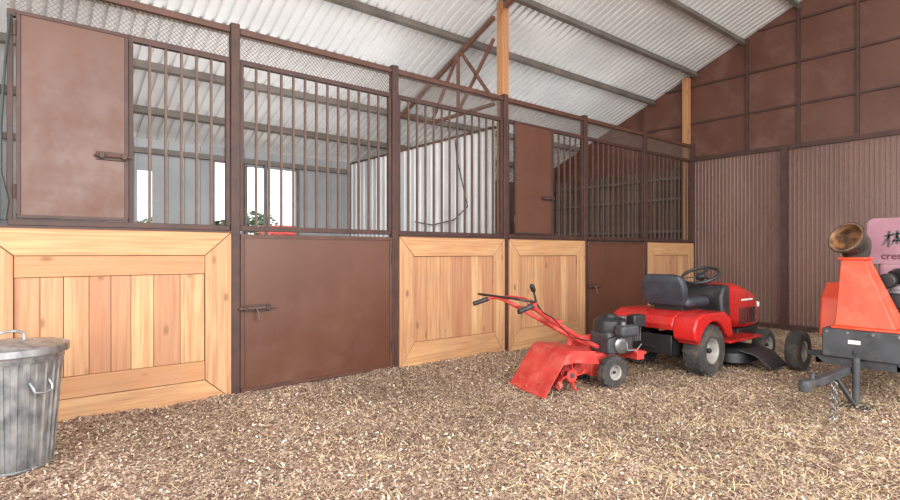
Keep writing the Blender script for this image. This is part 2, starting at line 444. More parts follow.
G = .038
grille(0, .03, PX[1]-G, 'brown bar grille with diamond mesh top above the wide left wooden panel', b0=.72)
grille(1, PX[1]+G, PX[2]-G, 'wide brown bar grille with mesh top above the nearest brown door')
grille(2, PX[2]+G, PX[3]-G, 'brown bar grille with mesh top above wooden panel, in front of pale ribbed partition')
grille(3, PX[3]+G, PX[4]-G, 'brown bar grille beside the farther solid hatch, right of the timber post', b0=5.27)
grille(4, PX[4]+G, PX[5]-G, 'brown bar grille above the farther brown door')
grille(5, PX[5]+G, PX[6]-G, 'last brown bar grille, above the farthest wooden panel by the rear wall')

def latch(t, x, z, y, w=.24, drop=True):
    mb = MB(); mb.tube([(x,y-.02,z),(x+w,y-.02,z)], .009, 8)
    if drop: mb.tube([(x+w*.45,y-.022,z),(x+w*.47,y-.045,z-.03),(x+w*.5,y-.045,z-.10)], .008, 8)
    o = mb.build('latch_bolt', M['bar'], t)
    mb = MB()
    for q in (.12, .72): mb.box((x+w*q,y-.034,z-.018),(x+w*q+.03,y,z+.018))
    mb.box((x+w*.05,y-.006,z-.028),(x+w*.85,y+.001,z+.028))
    mb.build('latch_plate', M['brown_dark'], t, .002)

def hatch(x0, x1, label):
    t = thing('hatch', label, 'hatch', (x0, YF-.02, ZS+.05))
    w = x1-x0; h = ZB-ZS-.06
    mb = MB(); mb.box((.012,-.004,.012),(w-.012,.004,h-.012)); mb.build('sheet', M['hatch'], t)
    mb = MB(); e = .022
    mb.box((0,-.012,0),(w,.012,e)); mb.box((0,-.012,h-e),(w,.012,h)); mb.box((0,-.012,e),(e,.012,h-e)); mb.box((w-e,-.012,e),(w,.012,h-e))
    mb.build('frame', M['brown_dark'], t, .003)
    for z in (.12, h-.16):
        mb = MB(); mb.tube([(-.008,-.012,z),(-.008,-.012,z+.09)], .009, 8); mb.build('hinge', M['brown_dark'], t)
    latch(t, w-.2, .44, -.01, .22, False)
hatch(.075, .685, 'solid brown sheet-metal hatch above the wide left wooden panel')
hatch(4.55, 5.21, 'solid brown sheet-metal hatch just right of the tall timber post')

def panel(i, x0, x1, label, rails):
    t = thing('half_wall', label, 'half wall', (x0, YF-.035, 0))
    w = x1-x0; z0, z1 = .0, ZS-.012; fw, ft, fb = rails
    g = .003
    def board(poly, m, nm='frame_board', a=0, b=.045):
        mb = MB(); mb.prism(poly, a, b); return mb.build(nm, m, t, .003)
    board([(g,z1),(w-g,z1),(w-fw-g,z1-ft),(fw+g,z1-ft)], M['wood_x'])
    board([(g,z0),(fw+g,z0+fb),(w-fw-g,z0+fb),(w-g,z0)], M['wood_x'])
    board([(0,z0+g),(0,z1-g),(fw,z1-ft-g),(fw,z0+fb+g)], M['wood_z'])
    board([(w,z0+g),(w-fw,z0+fb+g),(w-fw,z1-ft-g),(w,z1-g)], M['wood_z'])
    za, zb = z0+fb+g, z1-ft-g
    if i == 0:
        for (q0, q1) in ((zb-.135, zb), (za, za+.14)):
            board([(fw+g,q0),(w-fw-g,q0),(w-fw-g,q1),(fw+g,q1)], M['wood_x'], 'inner_board', .008, .04)
        zb -= .138; za += .143
    mb = MB(); n = 8 if i == 0 else 7
    xs = [fw+g]
    ww = [random.uniform(.8,1.25) for _ in range(n)]; sm = sum(ww)
    for q in ww: xs.append(xs[-1]+q/sm*(w-2*fw-2*g))
    for k in range(n):
        mb.box((xs[k]+.0015,.016+random.uniform(0,.004),za),(xs[k+1]-.0015,.04,zb))
    mb.build('plank_infill', M['wood_z'], t, .002)
    mb = MB(); mb.box((.02,.045,.0),(w-.02,.05,ZS-.02)); mb.build('backing', M['brown_dark'], t)
    mb = MB(); mb.box((-.005,-.006,z1),(w+.005,.05,z1+.014)); mb.build('cap_strip', M['brown_dark'], t)
panel(0, -.13, PX[1]-G, 'wide pine stall half wall with mitred frame, leftmost, behind the galvanised bin', (.19,.175,.17))
panel(2, PX[2]+G, PX[3]-G, 'mitred pine stall half wall between the nearest brown door and the timber post', (.17,.19,.25))
panel(3, PX[3]+G, PX[4]-G, 'mitred pine stall half wall behind the tiller, under the farther hatch', (.17,.19,.25))
panel(5, PX[5]+G, PX[6]-G, 'farthest pine stall half wall, seen above the mower seat by the rear wall', (.17,.19,.25))

def door(x0, x1, label):
    t = thing('stall_door', label, 'door', (x0, YF-.01, .03))
    w = x1-x0; h = ZS-.05
    mb = MB(); mb.box((.015,-.004,.015),(w-.015,.004,h-.015)); mb.build('sheet', M['door'], t)
    mb = MB(); e = .03
    mb.box((0,-.016,0),(w,.02,e)); mb.box((0,-.016,h-e),(w,.02,h)); mb.box((0,-.016,e),(e,.02,h-e)); mb.box((w-e,-.016,e),(w,.02,h-e))
    mb.build('frame', M['brown'], t, .004)
    latch(t, -.02, .66, -.016, .30)
    for z in (.15, h-.25):
        mb = MB(); mb.tube([(w-.004,-.024,z),(w-.004,-.024,z+.1)], .01, 8); mb.build('hinge', M['brown_dark'], t)
door(PX[1]+G, PX[2]-G, 'nearest brown sheet-metal stall door, with a dark slide bolt on its left edge')
door(PX[4]+G, PX[5]-G, 'farther brown sheet-metal stall door, behind the mower and tiller')

# timber posts and truss
for (x, lab) in ((4.49, 'tall timber post rising to the roof between the two stalls'), (8.785, 'timber post in the far corner beside the rusty gable wall')):
    mb = MB(); mb.box((x-.05,YF+.055,0),(x+.05,YF+.155,zroof(YF+.155)-.01))
    tag(mb.build('timber_post', M['post_wood'], None, .004), lab, 'post')
t = thing('roof_truss', 'reddish-brown steel roof braces fanning back from the tall timber post', 'truss', (4.42, 0, 0))
def tz(y): return zroof(y)-.16
ya = YF+.18
def member(nm, a, b, w_, m='truss'):
    mb = MB(); mb.bar((0,)+a, (0,)+b, w_); mb.build(nm, M[m], t, .003)
member('top_chord', (ya, tz(ya)), (6.5, tz(6.5)), .045)
member('bottom_chord', (ya, 2.86), (5.75, 2.86), .038)
member('web', (5.72, 2.86), (6.45, tz(6.45)), .034)
member('web', (ya, 2.9), (5.15, tz(5.15)), .034)
member('web', (5.2, 2.88), (5.2, tz(5.2)), .034)
member('web', (5.22, tz(5.22)), (5.72, 2.9), .034)
member('web', (ya, 3.62), (5.2, 2.9), .034)
mb = MB(); mb.bar((0,YF+.0,zroof(YF)-.17),(0,-1.9,zroof(-1.9)-.17),.05,.06)
mb.build('upper_chord', M['truss'], t, .003)

# cables
mb = MB(); mb.tube([(.045,4.366,2.62),(.02,4.34,2.3),(.0,4.31,1.9),(.0,4.30,1.62),(.035,4.30,1.45),(.02,4.31,1.33),(-.03,4.31,1.34),(-.04,4.31,1.5),(-.01,4.31,1.56)], .008, 8)
tag(mb.build('power_cable', M['cable'], None), 'dark green cable hanging in a loop at the left edge above the wooden panel', 'cable')
mb = MB(); mb.tube([(4.41,5.25,2.56),(4.40,5.2,2.3),(4.40,5.1,2.0),(4.40,5.0,1.7),(4.40,5.25,1.55),(4.40,5.7,1.5),(4.40,6.1,1.56)], .007, 8)
tag(mb.build('wall_cable', M['black'], None), 'thin black cable drooping across the pale ribbed partition', 'cable')

# ------------------------------------------------------------------ galvanised bin
t = thing('trash_can', 'ribbed galvanised steel trash can with lid at the left edge', 'bin', (.035, 3.70, .0), .3)
t.scale = (.97,.97,.96)
mb = MB()
def rib(i, a): return .0045*(1 if math.cos(a*28) > 0 else -1) if 2 <= i <= 5 else 0
mb.lathe([(.0,.012),(.186,.012),(.193,.03),(.20,.10),(.231,.52),(.236,.575),(.242,.60),(.25,.655),(.245,.66),(.236,.60),(.187,.03),(0,.03)], 224, None, rib)
mb.build('body', M['galv'], t)
for (r_, z) in ((.195,.02),(.243,.602),(.252,.652)):
    mb = MB(); mb.torus((0,0,z),(0,0,1),r_,.007,64,6); mb.build('hoop', M['galv'], t)
mb = MB(); mb.lathe([(.268,.630),(.272,.635),(.272,.668),(.258,.674),(.24,.668),(.2,.682),(.1,.696),(0,.699)], 64); mb.lathe([(.268,.630),(.258,.645),(0,.655)],64)
lid = mb.build('lid', M['galv'], t)
mb = MB(); mb.tube([(-.07,0,.69),(-.065,0,.728),(-.03,0,.745),(.03,0,.745),(.065,0,.728),(.07,0,.69)], .008, 8); mb.build('lid_handle', M['galv'], lid)
for a in (R(-75), R(105)):
    c, s_ = math.cos(a), math.sin(a)
    def pt(u, r_, z): return (c*r_-s_*u, s_*r_+c*u, z)
    mb = MB(); mb.tube([pt(-.05,.231,.49),pt(-.05,.256,.465),pt(-.045,.262,.44),pt(0,.264,.43),pt(.045,.262,.44),pt(.05,.256,.465),pt(.05,.231,.49)], .007, 8)
    mb.build('side_handle', M['galv'], t)

# ------------------------------------------------------------------ wheels
def wheel(parent, name, c, r, w, rr, rim_m, out=1, lugs=20, hub=None):
    """tyre (part) with rim (sub-part); axle along local y, out = side that faces outwards"""
    mt = AX(c, (0, out, 0))
    h = w/2; mb = MB()
    mb.lathe([(rr,-h*.8),(rr+.015,-h*.95),(rr+(r-rr)*.55,-h),(r-.018,-h*.92),(r-.004,-h*.72),(r,-h*.3),(r,h*.3),(r-.004,h*.72),(r-.018,h*.92),(rr+(r-rr)*.55,h),(rr+.015,h*.95),(rr,h*.8)], 40, mt, closed=True)
    for k in range(lugs):
        a = 2*PI*k/lugs
        for s_ in (-1, 1):
            a2 = a+(PI/lugs if s_ > 0 else 0)
            m2 = mt @ Matrix.Rotation(a2, 4, 'Z') @ Matrix.Translation((r-.003,0,s_*h*.45)) @ Matrix.Rotation(s_*.5, 4, 'X')
            mb.box((-.006,-r*.055,-h*.38),(.007,r*.055,h*.38), m2)
    o = mb.build(name, M['rubber'], parent)
    mb = MB()
    mb.lathe([(0,h*.35),(rr*.3,h*.35),(rr*.34,h*.1),(rr*.72,h*.12),(rr*.86,h*.72),(rr*1.0,h*.86),(rr*1.02,h*.7),(rr*.99,h*.3),(rr*.99,-h*.8),(rr*.8,-h*.7),(rr*.7,-h*.1),(0,-h*.1)], 32, mt)
    mb.build('rim', rim_m, o)
    mb = MB(); mb.lathe([(rr*.2,h*.3),(rr*.2,h*.6),(rr*.15,h*.68),(0,h*.7)], 16, mt)
    mb.build('hub', hub or M['black'], o)

# ------------------------------------------------------------------ riding mower
t = thing('riding_mower', 'red riding lawn mower with black seat and steering wheel parked before the ribbed wall', 'lawn mower', (5.02, 2.72, .0), R(-2))
for s_ in (-1, 1):
    wheel(t, 'rear_wheel', (0,.33*s_,.235), .235, .19, .115, M['rim_grey'], s_)
    wheel(t, 'front_wheel', (1.22,.34*s_,.165), .165, .125, .085, M['rim_grey'], s_, 0)
# rear fenders
arc = [(.27*math.cos(R(a)), .235+.27*math.sin(R(a))) for a in range(20, 166, 12)]
fp = [(-.33,.36),(-.345,.46),(-.31,.545),(-.22,.585),(.20,.585),(.31,.52),(.36,.36),(.30,.329)] + arc[1:] + [(-.28,.34)]
for s_ in (-1, 1):
    mb = MB(); a, b = (.215, .43) if s_ > 0 else (-.43, -.215)
    mb.prism(fp, a, b); mb.build('fender', M['red'], t, .022, 3)
mb = MB(); mb.prism([(-.335,.43),(-.345,.48),(-.31,.545),(-.22,.585),(.20,.585),(.31,.52),(.36,.36),(.30,.34),(-.1,.42)], -.216, .216); mb.build('rear_body', M['red'], t, .01)
mb = MB(); mb.box((-.32,-.20,.2),(.9,-.14,.34)); mb.box((-.32,.14,.2),(.9,.20,.34)); mb.box((-.33,-.20,.2),(-.29,.20,.38)); mb.box((-.39,-.06,.26),(-.32,.06,.275)); mb.build('chassis', M['black'], t, .005)
mb = MB(); mb.cyl((0,0,.235),(0,1,0),.03,.56); mb.box((-.1,-.09,.15),(.12,.09,.33)); mb.build('transaxle', M['charcoal'], t, .01)
# seat
mb = MB(); mb.box((-.08,-.22,.615),(.34,.22,.705)); mb.build('seat_cushion', M['seat'], t, .04, 4)
mt = Matrix.Translation((-.08,0,.65)) @ Matrix.Rotation(R(-13), 4, 'Y')
mb = MB(); mb.loft([[mt @ Vector((dx+x_, y_, z_)) for (x_, y_) in rrect(0,0,th,w_,.03)] for (z_, w_, th, dx) in ((0,.38,.07,0),(.05,.43,.085,-.0),(.15,.45,.09,-.005),(.22,.43,.08,-.01),(.27,.37,.066,-.015),(.285,.29,.04,-.018))])
mb.build('seat_back', M['seat'], t, 0)
mb = MB(); mb.box((-.05,-.15,.575),(.27,.15,.625)); mb.build('seat_bracket', M['black'], t, .004)
# footwells, dash and hood
mb = MB(); mb.box((.30,-.43,.275),(.98,.43,.30)); mb.build('footrest', M['red'], t, .008)
mb = MB(); mb.prism([(.60,.30),(.55,.69),(.60,.80),(.72,.81),(.74,.30)], -.23, .23); mb.build('dashboard', M['plastic'], t, .03, 3)
secs = []
for (x_, w_, z0_, z1_) in ((.70,.48,.42,.815),(.80,.51,.36,.82),(1.05,.50,.33,.775),(1.26,.47,.32,.715),(1.36,.43,.33,.655),(1.41,.36,.36,.60)):
    secs.append([(x_, y_, z_) for (y_, z_) in rrect(0,(z0_+z1_)/2,w_,z1_-z0_,.09,5)])
mb = MB(); mb.loft(secs); hood = mb.build('hood', M['red'], t)
mb = MB(); mb.box((1.385,-.17,.38),(1.422,.17,.56)); mb.build('front_grille', M['plastic'], hood, .02, 3)
for s_ in (-1, 1):
    mb = MB(); mb.box((1.36,s_*.17-.05,.54),(1.412,s_*.17+.05,.60)); mb.build('headlight', M['white'], hood, .012, 3)
    mb = MB()
    for k in range(7): mb.box((.86+.055*k, s_*.252-.003, .40),(.89+.055*k, s_*.252+.003, .56))
    mb.build('side_vent', M['plastic'], hood)
    mb = MB(); mb.box((.90,s_*.253-.002,.635),(1.16,s_*.253+.002,.652)); mb.build('decal_stripe', M['white'], hood)
mb = MB(); mb.box((.9,-.22,.22),(1.38,.22,.34)); mb.build('engine_base', M['black'], t, .01)
mb = MB(); mb.tube([(1.22,-.32,.165),(1.22,-.2,.24),(1.22,.2,.24),(1.22,.32,.165)], .022, 8); mb.build('front_axle', M['black'], t)
sc = Vector((.56,0,.90)); sd = Vector((-.42,0,.9)).normalized()
mb = MB(); mb.torus(sc, sd, .18, .016, 36, 10); sw = mb.build('steering_wheel', M['plastic'], t)
mb = MB(); m2 = AX(sc, sd)
mb.lathe([(.05,-.03),(.05,.0),(.04,.012),(0,.014)], 16, m2)
for a in (90, 210, 330): mb.bar(m2 @ Vector((0,0,-.012)), m2 @ Vector((.175*math.cos(R(a)),.175*math.sin(R(a)),0)), .035, .012)
mb.build('spokes', M['plastic'], sw)
mb = MB(); mb.tube([sc, sc-sd*.16], .022, 10); mb.build('steering_column', M['black'], t)
mb = MB(); mb.tube([(.12,.28,.58),(.13,.29,.68),(.15,.29,.72)], .01, 8); mb.lathe([(.022,-.03),(.026,0),(.015,.03),(0,.034)],12,Matrix.Translation((.15,.29,.74))); mb.build('gear_lever', M['black'], t)
# deck
secs = []
for (z_, gx_) in ((.075,0),(.16,-.01),(.20,-.05)):
    secs.append([(x_, y_, z_) for (x_, y_) in rrect(.70,0,.60+2*gx_,.98+2*gx_,.2,6)])
mb = MB(); mb.loft(secs); deck = mb.build('mower_deck', M['black'], t)
mb = MB(); mb.loft([[(.46,-.44,.2),(.92,-.42,.2),(.92,-.42,.185),(.46,-.44,.185)],[(.50,-.56,.17),(.91,-.56,.17),(.91,-.56,.155),(.50,-.56,.155)],[(.52,-.70,.06),(.86,-.70,.06),(.86,-.70,.045),(.52,-.70,.045)]])
mb.build('discharge_chute', M['plastic'], t, .004)

# ------------------------------------------------------------------ tiller
t = thing('rotary_tiller', 'red walk-behind rotary tiller with black handle grips standing left of the mower', 'tiller', (4.0, 2.84, .0), R(-14))
for s_ in (-1, 1): wheel(t, 'drive_wheel', (0,.19*s_,.135), .135, .09, .062, M['rim_grey'], s_, 14)
mb = MB(); mb.cyl((0,0,.135),(0,1,0),.018,.34,12); mb.box((-.12,-.06,.08),(.14,.06,.27)); mb.prism([(-.52,.10),(-.52,.20),(-.1,.27),(-.1,.1)],-.045,.045); mb.build('gearbox', M['red_worn'], t, .012)
# hood over the tines: folded sheet + side plates + slanted flap
HX = .07; HZ = -.01
def hp(l): return [(x_+HX, z_+HZ) for x_, z_ in l]
cv = hp([(-.27,.24),(-.31,.345),(-.53,.365),(-.58,.34)])
mb = MB(); th = .008
inn = [(x_+.004, z_-th) for x_, z_ in reversed(cv)]
mb.prism(cv+inn, -.25, .25); mb.build('tine_hood', M['red_worn'], t, ang=15)
mb = MB(); mb.prism(hp([(-.575,.345),(-.80,.035),(-.792,.03),(-.568,.337)]), -.255, .255)
mb.build('rear_flap', M['red_worn'], t, .002, ang=15)
mb = MB(); mb.prism(hp([(-.79,.052),(-.815,.022),(-.803,.018),(-.778,.046)]), -.258, .258); mb.build('flap_lip', M['red_worn'], t, .002)
for s_ in (-1, 1):
    mb = MB(); a, b = (.25,.257) if s_ > 0 else (-.257,-.25)
    mb.prism(hp([(-.27,.24),(-.31,.345),(-.53,.365),(-.58,.335),(-.63,.26),(-.50,.27),(-.36,.25)]), a, b); mb.build('side_plate', M['red_worn'], t)
mb = MB(); mb.cyl((-.44,0,.15),(0,1,0),.022,.44,12); shaft = mb.build('tine_shaft', M['charcoal'], t)
for k, y_ in enumerate((-.21,-.13,-.06,.06,.13,.21)):
    mb = MB(); mb.cyl((-.44,y_,.15),(0,1,0),.05,.012,14)
    for j in range(4):
        a = k*.4+j*PI/2; s_ = 1 if j % 2 else -1
        pts = [(r_*math.cos(a+da), r_*math.sin(a+da)) for r_, da in ((.04,0),(.09,.1),(.125,.3),(.145,.55))]
        for q in range(3):
            p0 = (-.44+pts[q][0], y_, .15+pts[q][1]); p1 = (-.44+pts[q+1][0], y_+(0 if q < 2 else .03*s_), .15+pts[q+1][1])
            mb.bar(p0, p1, .03, .008)
    mb.build('tine', M['red_worn'], t)
# engine
EZ = .05
def zz(p): return (p[0], p[1], p[2]+EZ)
mb = MB(); mb.box((.02,-.12,.26),(.30,.12,.40+EZ)); mb.build('crankcase', M['charcoal'], t, .02, 3)
mb = MB(); mb.lathe([(.14,0),(.145,.03),(.14,.09),(.10,.115),(0,.12)], 28, Matrix.Translation((.14,0,.40+EZ))); mb.lathe([(.06,.118),(.06,.135),(.05,.145),(0,.146)],20,Matrix.Translation((.14,0,.40+EZ))); mb.build('fan_shroud', M['plastic'], t)
mb = MB()
for k in range(7): mb.box(zz((.30+.02*k,-.075,.30)),zz((.308+.02*k,.075,.44)))
mb.box(zz((.29,-.05,.32)),zz((.43,.05,.42))); mb.build('cylinder_fins', M['steel'], t)
mb = MB(); mb.box(zz((.06,-.24,.37)),zz((.26,-.13,.47))); mb.build('fuel_tank', M['charcoal'], t, .03, 4)
mb = MB(); mb.cyl(zz((.12,-.185,.482)),(0,0,1),.026,.03,16); mb.build('fuel_cap', M['steel'], t)
mb = MB(); mb.box(zz((.28,-.15,.43)),zz((.42,-.05,.54))); mb.build('air_filter', M['black'], t, .015, 3)
mb = MB(); mb.cyl(zz((.36,.09,.44)),(0,0,1),.05,.13,18); mb.build('muffler', M['steel'], t, .008)
mb = MB(); mb.lathe([(.075,0),(.075,.02),(.06,.03),(.03,.032),(0,.032)], 24, AX((.15,-.12,.34),(0,-1,0))); mb.build('recoil_cover', M['steel'], t)
mb = MB(); mb.tube([(.10,-.245,.38),(.10,-.255,.32),(.2,-.255,.31),(.26,-.25,.36)], .006, 6); mb.build('fuel_line', M['steel'], t)
mb = MB(); mb.prism([(-.22,.20),(-.24,.30),(-.16,.40),(.2,.40),(.26,.3),(.2,.2)], .125, .19); mb.build('belt_cover', M['red_worn'], t, .02, 3)
mb = MB(); mb.box((.32,-.14,.2),(.40,.14,.27)); mb.tube([(.3,-.13,.27),(.42,-.13,.25),(.46,-.1,.25),(.46,.1,.25),(.42,.13,.25),(.3,.13,.27)],.012,8); mb.build('front_bumper', M['red_worn'], t)
# handlebars: two red arms opening into a wide frame, black grips, looped bail between them
for s_ in (-1, 1):
    mb = MB(); mb.tube([(-.06,.07*s_,.33),(-.25,.08*s_,.42),(-.55,.10*s_,.58),(-.78,.15*s_,.71),(-.83,.22*s_,.745),(-.84,.29*s_,.75),(-.87,.33*s_,.745),(-.95,.345*s_,.725)], [.02,.02,.02,.018,.014,.013,.013,.013], 10); hb = mb.build('handlebar', M['red_worn'], t)
    mb = MB(); mb.tube([(-.90,.338*s_,.738),(-1.03,.35*s_,.70)], .019, 12); mb.build('grip', M['plastic'], hb)
mb = MB(); mb.tube([(-.86,.31,.765),(-.95,.335,.775),(-1.0,.32,.785),(-1.02,.25,.79),(-1.02,-.25,.79),(-1.0,-.32,.785),(-.95,-.335,.775),(-.86,-.31,.765)], .009, 8); mb.build('drive_bail', M['black'], t)
mb = MB(); mb.tube([(-.84,-.29,.75),(-.82,-.1,.77),(-.82,.1,.77),(-.84,.29,.75)], .012, 8); mb.build('crossbar', M['red_worn'], t)
for a, b in (((-.76,-.14,.675),(-.70,.14,.69)), ((-.55,-.1,.565),(-.43,.1,.58))):
    mb = MB(); mb.box(a, b); mb.build('brace_plate', M['red_worn'], t, .003)
mb = MB(); mb.tube([(-.52,.02,.58),(-.61,.03,.71),(-.64,.03,.81)], .009, 8); lv = mb.build('gear_lever', M['black'], t)
mb = MB(); mb.lathe([(.012,-.035),(.02,-.02),(.022,.02),(.012,.035),(0,.038)], 14, AX((-.65,.03,.84),(-.4,0,.9))); mb.build('knob', M['black'], lv)
mb = MB(); mb.tube([(-.8,-.12,.73),(-.6,-.16,.62),(-.38,-.13,.44),(-.1,-.13,.38),(.1,-.12,.42)], .005, 6); mb.build('control_cable', M['black'], t)

# ------------------------------------------------------------------ wood chipper
t = thing('wood_chipper', 'orange-red towable wood chipper with black discharge hood and trailer tongue at right', 'wood chipper', (5.9, 1.25, .0), PI)
for s_ in (-1, 1): wheel(t, 'wheel', (0,.66*s_,.195), .195, .13, .10, M['rim_grey'], s_, 0)
mb = MB(); mb.bar((0,-.58,.195),(0,.58,.195),.05)
for s_ in (-1, 1): mb.bar((-.6,.26*s_,.27),(.75,.26*s_,.27),.06)
mb.bar((.72,-.29,.27),(.72,.29,.27),.06); mb.bar((-.6,-.29,.27),(-.6,.29,.27),.06)
mb.build('frame', M['charcoal'], t, .005)
mb = MB(); mb.bar((.72,.02,.27),(1.66,-.02,.255),.052); tg = mb.build('tongue', M['charcoal'], t, .005)
mb = MB(); mb.bar((1.62,-.02,.265),(1.80,-.03,.265),.058,.042); mb.lathe([(.034,-.045),(.042,0),(.034,.028),(0,.036)],16,Matrix.Translation((1.82,-.03,.265))); mb.bar((1.64,-.02,.295),(1.75,-.025,.345),.018,.012); mb.cyl((1.70,-.025,.30),(0,0,1),.014,.05,10); mb.build('coupler', M['charcoal'], tg, .004)
mb = MB(); mb.tube([(1.06,.06,.36),(1.06,.06,.03)], .024, 12); mb.build('jack_post', M['charcoal'], tg)
mb = MB(); mb.box((.97,-.05,.0),(1.17,.17,.016)); mb.bar((1.10,.06,.018),(1.3,.0,.24),.03,.02); mb.build('jack_foot', M['charcoal'], tg, .003)
mb = MB(); mb.tube([(1.06,.06,.36),(1.06,.06,.39),(1.12,.06,.39),(1.12,.06,.42)], .008, 8); mb.build('jack_handle', M['black'], tg)
mb = MB()
cp = [(1.52,.05,.235-.031*k) for k in range(8)]+[(1.54+.03*k,.06,.014) for k in range(4)]
for k, p in enumerate(cp):
    d = ((1,0,0),(0,1,0))[k % 2] if k < 8 else ((0,0,1),(0,1,0))[k % 2]
    mb.torus(p, d, .018, .005, 12, 6)
mb.build('safety_chain', M['steel'], tg)
# drum housing and lower box
mb = MB(); mb.box((.28,-.24,.30),(.78,.34,.53)); lb = mb.build('lower_housing', M['charcoal'], t, .012)
mb = MB(); mb.box((.781,-.06,.42),(.785,.02,.45)); mb.build('white_plate', M['white'], lb)
for y_ in (-.2,-.06,.1,.26):
    mb = MB(); mb.cyl((.785,y_,.505),(1,0,0),.011,.012,8); mb.build('bolt', M['steel'], lb)
mb = MB(); mb.prism([(.05,.43),(.05,.70),(.16,.86),(.36,.88),(.50,.76),(.55,.43)], -.33, -.06); mb.build('drum_housing', M['orange'], t, .02, 3)
# tapered chute
def sec(x0, x1, y0_, y1_, z): return [(x0,y0_,z),(x1,y0_,z),(x1,y1_,z),(x0,y1_,z)]
mb = MB(); mb.loft([sec(.38,.78,-.18,.26,.53), sec(.38,.78,-.18,.26,.55)]); mb.loft([sec(.40,.76,-.16,.23,.55), sec(.42,.75,-.155,.21,.60), sec(.46,.66,-.14,.01,1.08)]); mb.loft([sec(.44,.68,-.16,.03,1.075), sec(.44,.68,-.16,.03,1.095)]); ch = mb.build('discharge_chute', M['orange'], t, .008, 2)
cd = Vector((.80,-.26,.42)).normalized(); E = Vector((.585,-.075,1.21)); m2 = AX(E, cd)
mb = MB(); mb.tube([(.55,-.065,1.08),(.545,-.065,1.125),(.55,-.068,1.165),E-cd*.02,E], [.082,.094,.104,.110,.112], 28)
mb.lathe([(.112,-.005),(.120,.05),(.138,.10),(.126,.104),(.109,.05),(.103,.0)], 36, m2, closed=True)
hd = mb.build('discharge_hood', M['hood_metal'], ch)
mb = MB(); mb.lathe([(.0,.004),(.101,.004),(.1075,.05),(.114,.08),(.110,.08),(.103,.05),(.097,.012),(0,.012)], 28, m2); mb.build('lining', M['chute_in'], hd)
mb = MB(); mb.lathe([(.1145,.078),(.122,.1035),(.128,.1045),(.128,.107),(.118,.107),(.110,.078)], 36, m2, closed=True); mb.build('rim', M['chute_rim'], hd)
mb = MB(); mb.bar(m2 @ Vector((-.11,-.08,.05)), m2 @ Vector((.11,-.08,.05)), .010); mb.build('adjusting_rod', M['black'], hd)
# engine on the far side
mb = MB(); mb.box((-.20,.02,.30),(.25,.38,.66)); mb.build('engine_block', M['charcoal'], t, .02, 3)
mb = MB()
for k in range(6): mb.box((.255,.05,.66+.035*k),(.10,.30,.675+.035*k))
mb.box((.12,.08,.62),(.23,.27,.86)); mb.build('cylinder_fins', M['steel'], t)
mb = MB(); mb.lathe([(.15,0),(.155,.03),(.15,.10),(.10,.13),(0,.135)], 28, AX((.05,.19,.87),(0,0,1))); mb.build('engine_shroud', M['black'], t)
mb = MB(); mb.cyl((.27,.08,.90),(1,0,0),.062,.10,20); mb.build('air_filter', M['black'], t, .01)
mb = MB(); mb.box((.26,.10,.68),(.33,.26,.80)); mb.build('carburettor', M['black'], t, .01)
mb = MB(); mb.tube([(.2,.26,.5),(.30,.28,.75),(.27,.28,.93)], .02, 10); mb.build('exhaust', M['steel'], t)
# infeed hopper raised at the rear
mb = MB(); mb.loft([[(-.30,y_,z_) for y_, z_ in rrect(.1,.72,.4,.4,.04)], [(-.44,y_,z_) for y_, z_ in rrect(.12,.95,.5,.56,.05)], [(-.56,y_,z_) for y_, z_ in rrect(.15,1.08,.62,.66,.06)]])
hp_ = mb.build('infeed_hopper', M['maroon'], t)
mb = MB()
mb.loft([[(-.36,y_,z_) for y_, z_ in rrect(.14,1.24,.68,.42,.06,5)], [(-.345,y_,z_) for y_, z_ in rrect(.14,1.24,.68,.42,.06,5)]])
pn = mb.build('logo_panel', M['maroon'], t)
def text(body, size, loc, parent, m):
    cu = bpy.data.curves.new('lettering', 'FONT'); cu.body = body; cu.size = size; cu.extrude = .001; cu.offset = .001; cu.align_x = 'LEFT'
    tmp = bpy.data.objects.new('tmp', cu); C.objects.link(tmp); dg = bpy.context.evaluated_depsgraph_get()
    me = bpy.data.meshes.new_from_object(tmp.evaluated_get(dg)); bpy.data.objects.remove(tmp)
    me.materials.clear(); me.materials.append(m)
    o = bpy.data.objects.new('lettering', me); C.objects.link(o); o.parent = parent; o.location = loc
    o.rotation_euler = (PI/2, 0, PI/2); return o
text('cresc', .088, (-.343,-.095,1.075), pn, M['lettering'])
mb = MB(); m3 = Matrix.Translation((-.343,-.005,1.185)) @ Matrix.Scale(.85, 4)
def stroke(a, b, w0=.024, w1=.010):          # a brush stroke: thick at a, thin at b
    d = Vector((0,b[0]-a[0],b[1]-a[1])).normalized(); nrm = Vector((0,-d.z,d.y))
    A = Vector((0,a[0],a[1])); B = Vector((0,b[0],b[1])); X = Vector((.004,0,0))
    pts = [A-nrm*w0/2, A+nrm*w0/2, B+nrm*w1/2, B-nrm*w1/2]
    mb.add(pts+[p+X for p in pts], [(0,1,2,3),(7,6,5,4),(0,4,5,1),(1,5,6,2),(2,6,7,3),(3,7,4,0)], m3)
stroke((-.075,.118),(.0,.128),.022,.016); stroke((-.035,.17),(-.042,.0),.024,.018); stroke((-.04,.11),(-.09,.02),.022,.008)
stroke((-.01,.135),(.085,.145),.022,.016); stroke((.035,.175),(.03,.03),.024,.02); stroke((.03,.125),(-.015,.02),.022,.008); stroke((.035,.11),(.09,.01),.016,.028)
stroke((-.01,.065),(.07,.07),.018,.014)
mb.build('emblem', M['charcoal'], pn)

